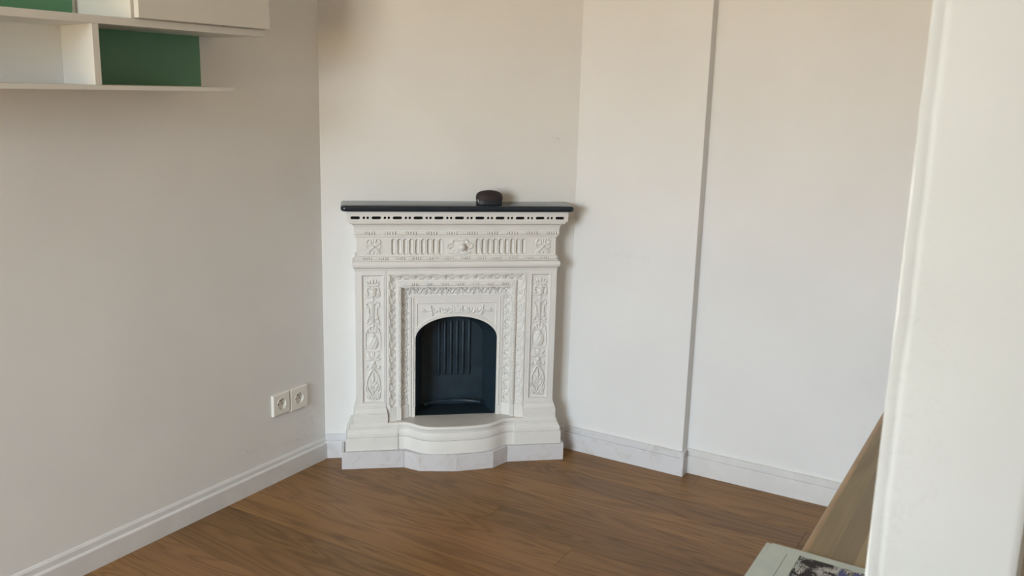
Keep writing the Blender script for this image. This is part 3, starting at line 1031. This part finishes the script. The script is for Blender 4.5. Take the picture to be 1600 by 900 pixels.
H = spandrel(UU, ZZ)
mb = MB()
mb.grid(np.stack([UU + PXc, -(PD + H), ZZ], -1))
# jamb strips, reveal
for side in (-1, 1):
    mb.add([(side * AW + PXc, -PD, PB), (side * 0.1720 + PXc, -PD, PB), (side * 0.1720 + PXc, -PD, TOPZ), (side * AW + PXc, -PD, TOPZ), (side * AW + PXc, -PD, SPR)], [(0, 1, 2, 3, 4)])
loop = [(-AW, PB)] + [(float(a), float(b)) for a, b in zip(Uc, arc)] + [(AW, PB)]
mb.loft([[(x + PXc, -PD, z) for x, z in loop], [(x + PXc, -PD + 0.006, z) for x, z in loop]], False, False)
plate = obj('arch_plate', mb, 'iron_white', FP, smooth=True)
# slim colonnettes with rings beside the opening
for side in (-1, 1):
    cx = side * 0.1630 + PXc
    mb = MB()
    pts = [(0.0038, 0.205), (0.0038, 0.352), (0.0058, 0.354), (0.0058, 0.361), (0.0038, 0.363), (0.0038, 0.452), (0.0060, 0.454), (0.0062, 0.461), (0.0040, 0.464), (0.0030, 0.480), (0.0030, 0.632)]
    rings = [[(cx + r * math.cos(a), -PD - r * 0.9 * math.sin(a), z) for a in [math.pi * k / 8 for k in range(9)]] for r, z in pts]
    mb.loft(rings)
    mb.box(cx - 0.0062, cx + 0.0062, -PD - 0.006, -PD, 0.168, 0.206)
    obj('colonnette', mb, 'iron_white', plate, smooth=True)

# ---- firebox: dark cavity with a ribbed fireback
mb = MB()
loop2 = [(-AW - 0.001, PB - 0.002)] + [(float(a) * 1.006, float(b) + 0.001) for a, b in zip(Uc[::6], arc[::6])] + [(AW + 0.001, PB - 0.002)]
taper = lambda t: [(PXc + x * (1 - 0.22 * t), -PD + 0.006 + 0.14 * t, PB + (z - PB) * (1 - 0.10 * t)) for x, z in loop2]
mb.loft([taper(0), taper(0.5), taper(1)], True, False)
n = len(loop2)
mb.f.append(tuple(len(mb.v) - n + i for i in range(n)))
fb = obj('firebox', mb, 'black_iron', FP, smooth=True)
fb['label'] = 'blackened arched firebox'
yb = -PD + 0.006 + 0.14
for x in (-0.050, -0.026, -0.002, 0.022, 0.046, 0.070):
    seg = 8
    prof = [(0.0062 * math.cos(math.pi * k / seg), -0.006 * math.sin(math.pi * k / seg)) for k in range(seg + 1)]
    rr = [[(x + px, yb - 0.002 + py, z) for px, py in prof] for z in (0.290, 0.300, 0.500)]
    rr.insert(0, [(x + px * 0.2, yb - 0.002 + py * 0.2, 0.284) for px, py in prof])
    rr.append([(x + px * 0.2, yb - 0.002 + py * 0.2, 0.512) for px, py in prof])
    obj('fireback_rib', MB().loft(rr), 'black_iron', fb, smooth=True)
# curved ash lip across the floor of the firebox
rr = []
for k in range(17):
    a = math.pi * (0.12 + 0.76 * k / 16)
    cx, cy = PXc + 0.118 * math.cos(a), yb - 0.085 + 0.060 * math.sin(a)
    rr.append([(cx + 0.006 * math.cos(a) * math.cos(t), cy + 0.006 * math.sin(a) * math.cos(t), 0.186 + 0.006 * math.sin(t)) for t in [2 * math.pi * i / 8 for i in range(8)]])
obj('ash_lip', MB().loft(rr), 'black_iron', fb, smooth=True)


# ---- base: pilaster bases, main base blocks, serpentine hearth, plinth boards
def blockwrap(name, xa, xb, prof, inner, bevel=0.0):
    """block between xa (outer) and xb (inner); profile offsets enlarge the outer side and the front.
    prof = [(outer offset, depth, inner offset, z)]"""
    sgn = 1 if xa > xb else -1
    rings = [[(xa + sgn * o, 0, z), (xa + sgn * o, -d, z), (xb - sgn * i, -d, z), (xb - sgn * i, 0, z)] for o, d, i, z in prof]
    return obj(name, MB().loft(rings), 'iron_white', FP, bevel=bevel, angle=25)


pbp = [(0.0105, 0.1000, 0.0, 0.163), (0.0105, 0.1000, 0.0, 0.2000), (0.0098, 0.0993, -0.0006, 0.2012), (0.0070, 0.0958, -0.0030, 0.2016), (0.0070, 0.0958, -0.0030, 0.2034), (0.0088, 0.0978, -0.0012, 0.2040), (0.0080, 0.0972, -0.002, 0.2090),
       (0.0055, 0.0945, -0.004, 0.2150), (0.0035, 0.0915, -0.006, 0.2205), (0.0020, 0.0890, -0.007, 0.2225), (0.0030, 0.0900, -0.006, 0.2235), (0.0030, 0.0900, -0.006, 0.2270), (0.0005, 0.0862, -0.009, 0.2290), (0.0002, 0.0853, -0.009, 0.2400)]
blockwrap('pilaster_base', -0.3725, -0.2560, pbp, 0)
blockwrap('pilaster_base', 0.3735, 0.2560, pbp, 0)
mbp = [(0.0355, 0.1180, 0.0, 0.0660), (0.0355, 0.1180, 0.0, 0.1145), (0.0345, 0.1170, 0.0, 0.1160), (0.0290, 0.1115, 0.0, 0.1164), (0.0290, 0.1115, 0.0, 0.1186), (0.0325, 0.1150, 0.0, 0.1192), (0.0318, 0.1146, 0.0, 0.1290), (0.0280, 0.1118, 0.0, 0.1390), (0.0240, 0.1085, 0.0, 0.1460),
       (0.0205, 0.1062, 0.0, 0.1472), (0.0205, 0.1062, 0.0, 0.1486), (0.0230, 0.1078, 0.0, 0.1490), (0.0226, 0.1076, 0.0, 0.1535), (0.0180, 0.1045, 0.0, 0.1545), (0.0180, 0.1045, 0.0, 0.1560), (0.0196, 0.1056, 0.0, 0.1565), (0.0190, 0.1052, 0.0, 0.1630), (0.0150, 0.1035, 0.0, 0.1660)]
blockwrap('base_block', -0.3760, -0.2200, mbp, 0)
blockwrap('base_block', 0.3685, 0.2210, mbp, 0)

# serpentine hearth front line (local x, depth) at the top edge
pts = [(-0.2240, 0.1085), (-0.2080, 0.1090), (-0.1900, 0.1120), (-0.1720, 0.1240), (-0.1560, 0.1400), (-0.1400, 0.1545), (-0.1200, 0.1655), (-0.0950, 0.1725), (-0.0600, 0.1760), (-0.0200, 0.1765), (0.0200, 0.1755), (0.0600, 0.1730), (0.0950, 0.1665), (0.1180, 0.1590), (0.1380, 0.1480), (0.1540, 0.1360), (0.1700, 0.1225), (0.1880, 0.1115), (0.2060, 0.1080), (0.2230, 0.1075)]


def smoothline(P, n=4):
    out = []
    for i in range(len(P) - 1):
        p0 = P[max(i - 1, 0)]; p1 = P[i]; p2 = P[i + 1]; p3 = P[min(i + 2, len(P) - 1)]
        for k in range(n):
            t = k / n
            out.append(tuple(0.5 * ((2 * p1[j]) + (-p0[j] + p2[j]) * t + (2 * p0[j] - 5 * p1[j] + 4 * p2[j] - p3[j]) * t * t + (-p0[j] + 3 * p1[j] - 3 * p2[j] + p3[j]) * t ** 3) for j in (0, 1)))
    out.append(P[-1])
    return out


line = smoothline(pts)
# outward normals
nr = []
for i in range(len(line)):
    a = line[max(i - 1, 0)]; b = line[min(i + 1, len(line) - 1)]
    tx, td = b[0] - a[0], b[1] - a[1]
    L = math.hypot(tx, td)
    nr.append((-td / L * 1.0, tx / L))


def hring(off, z):
    return [(p[0] + q[0] * off, -(p[1] + q[1] * off), z) for p, q in zip(line, nr)]


hp = [(0.0045, 0.0660), (0.0045, 0.1145), (0.0036, 0.1160), (-0.0020, 0.1164), (-0.0020, 0.1186), (0.0020, 0.1192), (0.0026, 0.1240), (0.0022, 0.1310), (0.0005, 0.1400), (-0.0018, 0.1460), (-0.0050, 0.1470), (-0.0050, 0.1486), (-0.0020, 0.1490), (-0.0016, 0.1535),
      (-0.0058, 0.1545), (-0.0058, 0.1562), (-0.0020, 0.1572), (-0.0002, 0.1590), (0.0, 0.1630), (-0.0012, 0.1670), (-0.0040, 0.1690)]
rings = [hring(o, z) for o, z in hp]
mb = MB()
mb.loft(rings, False, False)
mb.loft([rings[0], [(p[0], -0.040, 0.0660) for p in rings[0]]], False, False)
h_ = obj('hearth', mb, 'iron_white', FP, smooth=True)
# greyer slab let in behind the white nosing
top = rings[-1]
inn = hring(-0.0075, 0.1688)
nz_ = hring(-0.0068, 0.1692)
obj('hearth_nosing', MB().loft([top, nz_, hring(-0.0075, 0.1660)], False, False), 'iron_white', h_, smooth=True)
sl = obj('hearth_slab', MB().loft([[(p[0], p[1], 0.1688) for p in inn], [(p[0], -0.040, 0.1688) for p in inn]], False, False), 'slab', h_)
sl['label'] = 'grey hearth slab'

# plinth boards, each one a piece
pp = [(-0.4275, 0.1275), (-0.1985, 0.1330), (-0.1430, 0.1745), (-0.0055, 0.1920), (0.1330, 0.1755), (0.1955, 0.1235), (0.4160, 0.1240)]
TH = 0.010
for i, (a, b) in enumerate(zip(pp, pp[1:])):
    tx, td = b[0] - a[0], b[1] - a[1]
    L = math.hypot(tx, td); tx /= L; td /= L
    nx_, nd = td, -tx        # inward
    g = 0.0003
    A = (a[0] + tx * g, a[1] + td * g); B = (b[0] - tx * g, b[1] - td * g)
    poly = [(A[0], -A[1]), (B[0], -B[1]), (B[0] + nx_ * TH, -(B[1] + nd * TH)), (A[0] + nx_ * TH, -(A[1] + nd * TH))]
    obj('plinth_board', MB().prism(poly, 0.0, 0.0655 - 0.0008 * (i % 2)), 'plinth', FP, bevel=0.0006)
for x0, x1, d in ((-0.4275, -0.4175, 0.1160), (0.4060, 0.4160, 0.1125)):
    obj('plinth_board', MB().box(x0, x1, -d, -0.002, 0, 0.0655), 'plinth', FP, bevel=0.0006)
obj('plinth_core', MB().prism([(-0.416, 0), (-0.416, -0.113), (-0.196, -0.119), (-0.141, -0.160), (-0.0055, -0.178), (0.131, -0.162), (0.193, -0.110), (0.404, -0.110), (0.404, 0)], 0.0, 0.0648), 'plinth', FP)

# ------------------------------------------------------------------ case on the mantel
hl = O_ + 0.1165 * BD + 0.094 * OUT
case = tag(empty('case', (hl.x, hl.y, 0.9868), ANG), 'small dark brown rounded case standing on the slate mantel', 'case')
N = 40


def ov(rx, ry, z, tilt=0.0, e=2.4):
    r = []
    for i in range(N):
        t = 2 * math.pi * i / N
        c, s = math.cos(t), math.sin(t)
        x = rx * math.copysign(abs(c) ** (2 / e), c); y = ry * math.copysign(abs(s) ** (2 / e), s)
        r.append((x, y, z + tilt * y))
    return r


mb = MB().loft([ov(0.0455, 0.0205, 0.0), ov(0.0475, 0.0225, 0.002), ov(0.0478, 0.0228, 0.010), ov(0.0470, 0.0222, 0.0185, 0.06)])
obj('body', mb, 'leather_dark', case, smooth=True)
rings = [ov(0.0472, 0.0226, 0.0180, 0.10), ov(0.0486, 0.0238, 0.0195, 0.12), ov(0.0490, 0.0240, 0.0240, 0.16, 2.3), ov(0.0478, 0.0232, 0.0320, 0.22, 2.2)]
for k in range(1, 9):
    t = k / 8 * math.pi / 2
    rings.append(ov(0.0478 * math.cos(t) + 0.0004, 0.0232 * math.cos(t) + 0.0004, 0.0320 + 0.0205 * math.sin(t), 0.22 * math.cos(t), 2.1))
obj('lid', MB().loft(rings), 'leather', case, smooth=True)
rings = [[(px * 1.012, py * 1.02, pz) for px, py, pz in ov(0.0474, 0.0228, z, 0.09)] for z in (0.0172, 0.0185, 0.0198)]
obj('seam', MB().loft(rings), 'leather_dark', case, smooth=True)
mb = MB().loft([[(-0.0445 + dx * 0.9 + 0.004 * t, -0.0185 - 0.0015 * math.cos(a) - 0.003, 0.0205 - 0.010 * t + dx * 0.4) for dx, a in ((-0.0016, 0), (0.0016, 0), (0.0016, math.pi), (-0.0016, math.pi))] for t in (0, 0.5, 1)])
obj('zip_pull', mb, 'tag', case)


# ------------------------------------------------------------------ wall sockets
def socket(y0, y1, z0, z1, label):
    cy, cz = (y0 + y1) / 2, (z0 + z1) / 2
    w, h = (y1 - y0) / 2, (z1 - z0) / 2
    root = tag(empty('wall_socket', (XL, cy, cz), math.radians(90)), label, 'socket', 'power sockets on the left wall')
    # local: x along +Y world, -y out of the wall (+X world), z up
    R = 0.0205
    mb = MB()
    loop = [(R * math.cos(2 * math.pi * i / 32), R * math.sin(2 * math.pi * i / 32)) for i in range(32)]
    hole_cell(mb, -w + 0.003, w - 0.003, -h + 0.003, h - 0.003, loop, -0.0105, 0.009, True, 0.06)
    r = lambda e, d: [(-w + e, -d, -h + e), (w - e, -d, -h + e), (w - e, -d, h - e), (-w + e, -d, h - e)]
    mb.loft([r(0, 0), r(0, 0.006), r(0.0012, 0.009), r(0.003, 0.0105)], True, False)
    obj('cover_plate', mb, 'socket', root, smooth=True)
    mb = MB()
    ring = lambda rad, d: [(rad * math.cos(2 * math.pi * i / 32), -d, rad * math.sin(2 * math.pi * i / 32)) for i in range(32)]
    mb.loft([ring(R, 0.0105), ring(R + 0.0006, 0.0115), ring(R + 0.0022, 0.0112), ring(R + 0.003, 0.0104)], True, False)
    obj('socket_rim', mb, 'socket', root, smooth=True)
    for dx in (-0.0095, 0.0095):
        c = [(dx + 0.0026 * math.cos(2 * math.pi * i / 12), 0.0026 * math.sin(2 * math.pi * i / 12) - 0.002) for i in range(12)]
        obj('contact_hole', MB().loft([[(x, -0.0017, z) for x, z in c], [(x, -0.0022, z) for x, z in c]]), 'socket_hole', root)
    c = lambda rad, d: [(rad * math.cos(2 * math.pi * i / 12), -d, 0.0105 + rad * math.sin(2 * math.pi * i / 12)) for i in range(12)]
    obj('earth_pin', MB().loft([c(0.0026, 0.0015), c(0.0026, 0.009), c(0.0016, 0.0105)]), 'pin', root, smooth=True)
    return root


socket(2.2035, 2.2855, 0.2445, 0.3225, 'white power socket on left wall, the one farther from the fireplace')
socket(2.2885, 2.3755, 0.2395, 0.3215, 'white power socket on left wall, the one nearer the fireplace')

# ------------------------------------------------------------------ wall shelf unit
SD = 0.22
SH = tag(empty('wall_shelf', (XL, 1.5, 1.37)), 'white shelf unit with green panels and cabinet high on left wall', 'shelf')
SY = lambda y: y - 1.5
SZ = lambda z: z - 1.37
obj('shelf_board', MB().box(0, SD, SY(0.70), SY(1.885), SZ(1.370), SZ(1.3825)), 'shelf', SH, bevel=0.001)
obj('shelf_board', MB().box(0, SD, SY(0.70), SY(2.012), SZ(1.5285), SZ(1.5480)), 'shelf', SH, bevel=0.001)
mb = MB().prism([(0, SY(1.508)), (SD - 0.001, SY(1.4455)), (SD - 0.001, SY(1.4640)), (0, SY(1.526))], SZ(1.3825), SZ(1.5285))
obj('divider', mb, 'shelf', SH, bevel=0.0008)
g = obj('back_panel', MB().box(0.0005, 0.008, SY(1.5265), SY(1.952), SZ(1.3825), SZ(1.5285)), 'green', SH)
g['label'] = 'green back panel'
# upper green panel with a rounded lower corner
yy, zz, rr_ = SY(1.540), SZ(1.5480), 0.030
poly = [(SY(0.70), zz), (yy - rr_ * 0.5, zz)] + [(yy - rr_ * 0.5 + rr_ * 0.5 * math.sin(a), zz + rr_ - rr_ * math.cos(a)) for a in [math.pi / 2 * k / 6 for k in range(1, 7)]] + [(yy, SZ(1.86)), (SY(0.70), SZ(1.86))]
mb = MB()
nn = len(poly)
mb.add([(0.0005, a, b) for a, b in poly] + [(0.012, a, b) for a, b in poly], [tuple(range(nn)), tuple(range(2 * nn - 1, nn - 1, -1))] + [(i, (i + 1) % nn, nn + (i + 1) % nn, nn + i) for i in range(nn)])
g = obj('back_panel', mb, 'green', SH)
g['label'] = 'green back panel with rounded corner'
obj('cabinet_box', MB().box(0, SD - 0.002, SY(1.558), SY(2.010), SZ(1.5485), SZ(1.885)), 'shelf', SH, bevel=0.0008)
obj('cabinet_door', MB().box(SD + 0.0005, SD + 0.0185, SY(1.566), SY(2.014), SZ(1.5500), SZ(1.884)), 'shelf', SH, bevel=0.0012)
obj('shelf_board', MB().box(0, SD, SY(0.70), SY(2.012), SZ(1.886), SZ(1.905)), 'shelf', SH, bevel=0.001)

# ------------------------------------------------------------------ table and newspaper
TZ, TX0, TX1, TY0, TY1 = 0.740, -0.2540, 0.46, 0.990, 3.10
TB = tag(empty('table', ((TX0 + TX1) / 2, (TY0 + TY1) / 2, 0)), 'wooden table of long glued staves behind the white wall end', 'table')
cxT, cyT = (TX0 + TX1) / 2, (TY0 + TY1) / 2
es = 0.0060
# rounded edge strips
rings = []
prof = [(0.0, -0.030), (-0.004, -0.0285), (-0.006, -0.022), (-0.006, -0.010), (-0.0045, -0.004), (0.0, -0.0008), (es, 0.0), (es, -0.030)]
for sgn, ex in ((1, TX0), (-1, TX1)):
    rings = [[((ex + sgn * (a + 0.006)) - cxT, y - cyT, TZ + b) for a, b in prof] for y in (TY0, TY1)]
    obj('edge_strip', MB().loft(rings), 'table_edge', TB, smooth=True)
ns = 21
xa, xb = TX0 + 0.006 + es, TX1 - 0.006 - es
for i in range(ns):
    a = xa + (xb - xa) * i / ns; b = xa + (xb - xa) * (i + 1) / ns
    obj('stave', MB().box(-(b - a) / 2, (b - a) / 2, TY0 - cyT, TY1 - cyT, -0.030, 0), 'table', TB, ((a + b) / 2 - cxT, 0, TZ - 0.0001 * (i % 2)))
for sx_ in (-1, 1):
    for sy_ in (-1, 1):
        lx = sx_ * ((TX1 - TX0) / 2 - 0.09); ly = sy_ * ((TY1 - TY0) / 2 - 0.12)
        r = lambda w, z: [(lx - w, ly - w, z), (lx + w, ly - w, z), (lx + w, ly + w, z), (lx - w, ly + w, z)]
        obj('leg', MB().loft([r(0.020, 0.0), r(0.028, TZ - 0.030)]), 'table', TB, bevel=0.002)
for sx_ in (-1, 1):
    lx = sx_ * ((TX1 - TX0) / 2 - 0.09)
    obj('apron', MB().box(lx - 0.010, lx + 0.010, -(TY1 - TY0) / 2 + 0.148, (TY1 - TY0) / 2 - 0.148, TZ - 0.10, TZ - 0.030), 'table', TB)

NP = tag(empty('newspaper', (-0.300, 1.2855, TZ)), 'folded pale newspaper with black engraving overhanging the wooden table', 'newspaper')


def sheet(name, x0, y0, w, h, z, th, mat, rot=0.0):
    """slightly waved sheet; local origin at its far left corner"""
    nx, ny = 26, 16
    xs = np.linspace(0, w, nx + 1); ys = np.linspace(0, -h, ny + 1)
    X, Y = np.meshgrid(xs, ys)
    wave = 0.0006 * np.sin(X * 30 + 1) * np.cos(Y * 24) + 0.0006
    top = np.stack([X, Y, wave + th], -1); bot = np.stack([X, Y, wave], -1)
    mb = MB().grid(top); mb.grid(bot)
    for e0, e1 in ((top[0], bot[0]), (top[-1], bot[-1]), (top[:, 0], bot[:, 0]), (top[:, -1], bot[:, -1])):
        mb.grid(np.stack([e0, e1], 0))
    return obj(name, mb, mat, NP, (x0, y0, z), rot, smooth=True)


sheet('folded_sheet', 0.0, 0.0, 0.395, 0.285, 0.0006, 0.0022, 'paper_plain', 0.0)
sheet('front_page', 0.0085, 0.0008, 0.385, 0.284, 0.0032, 0.0006, 'paper', -0.004)
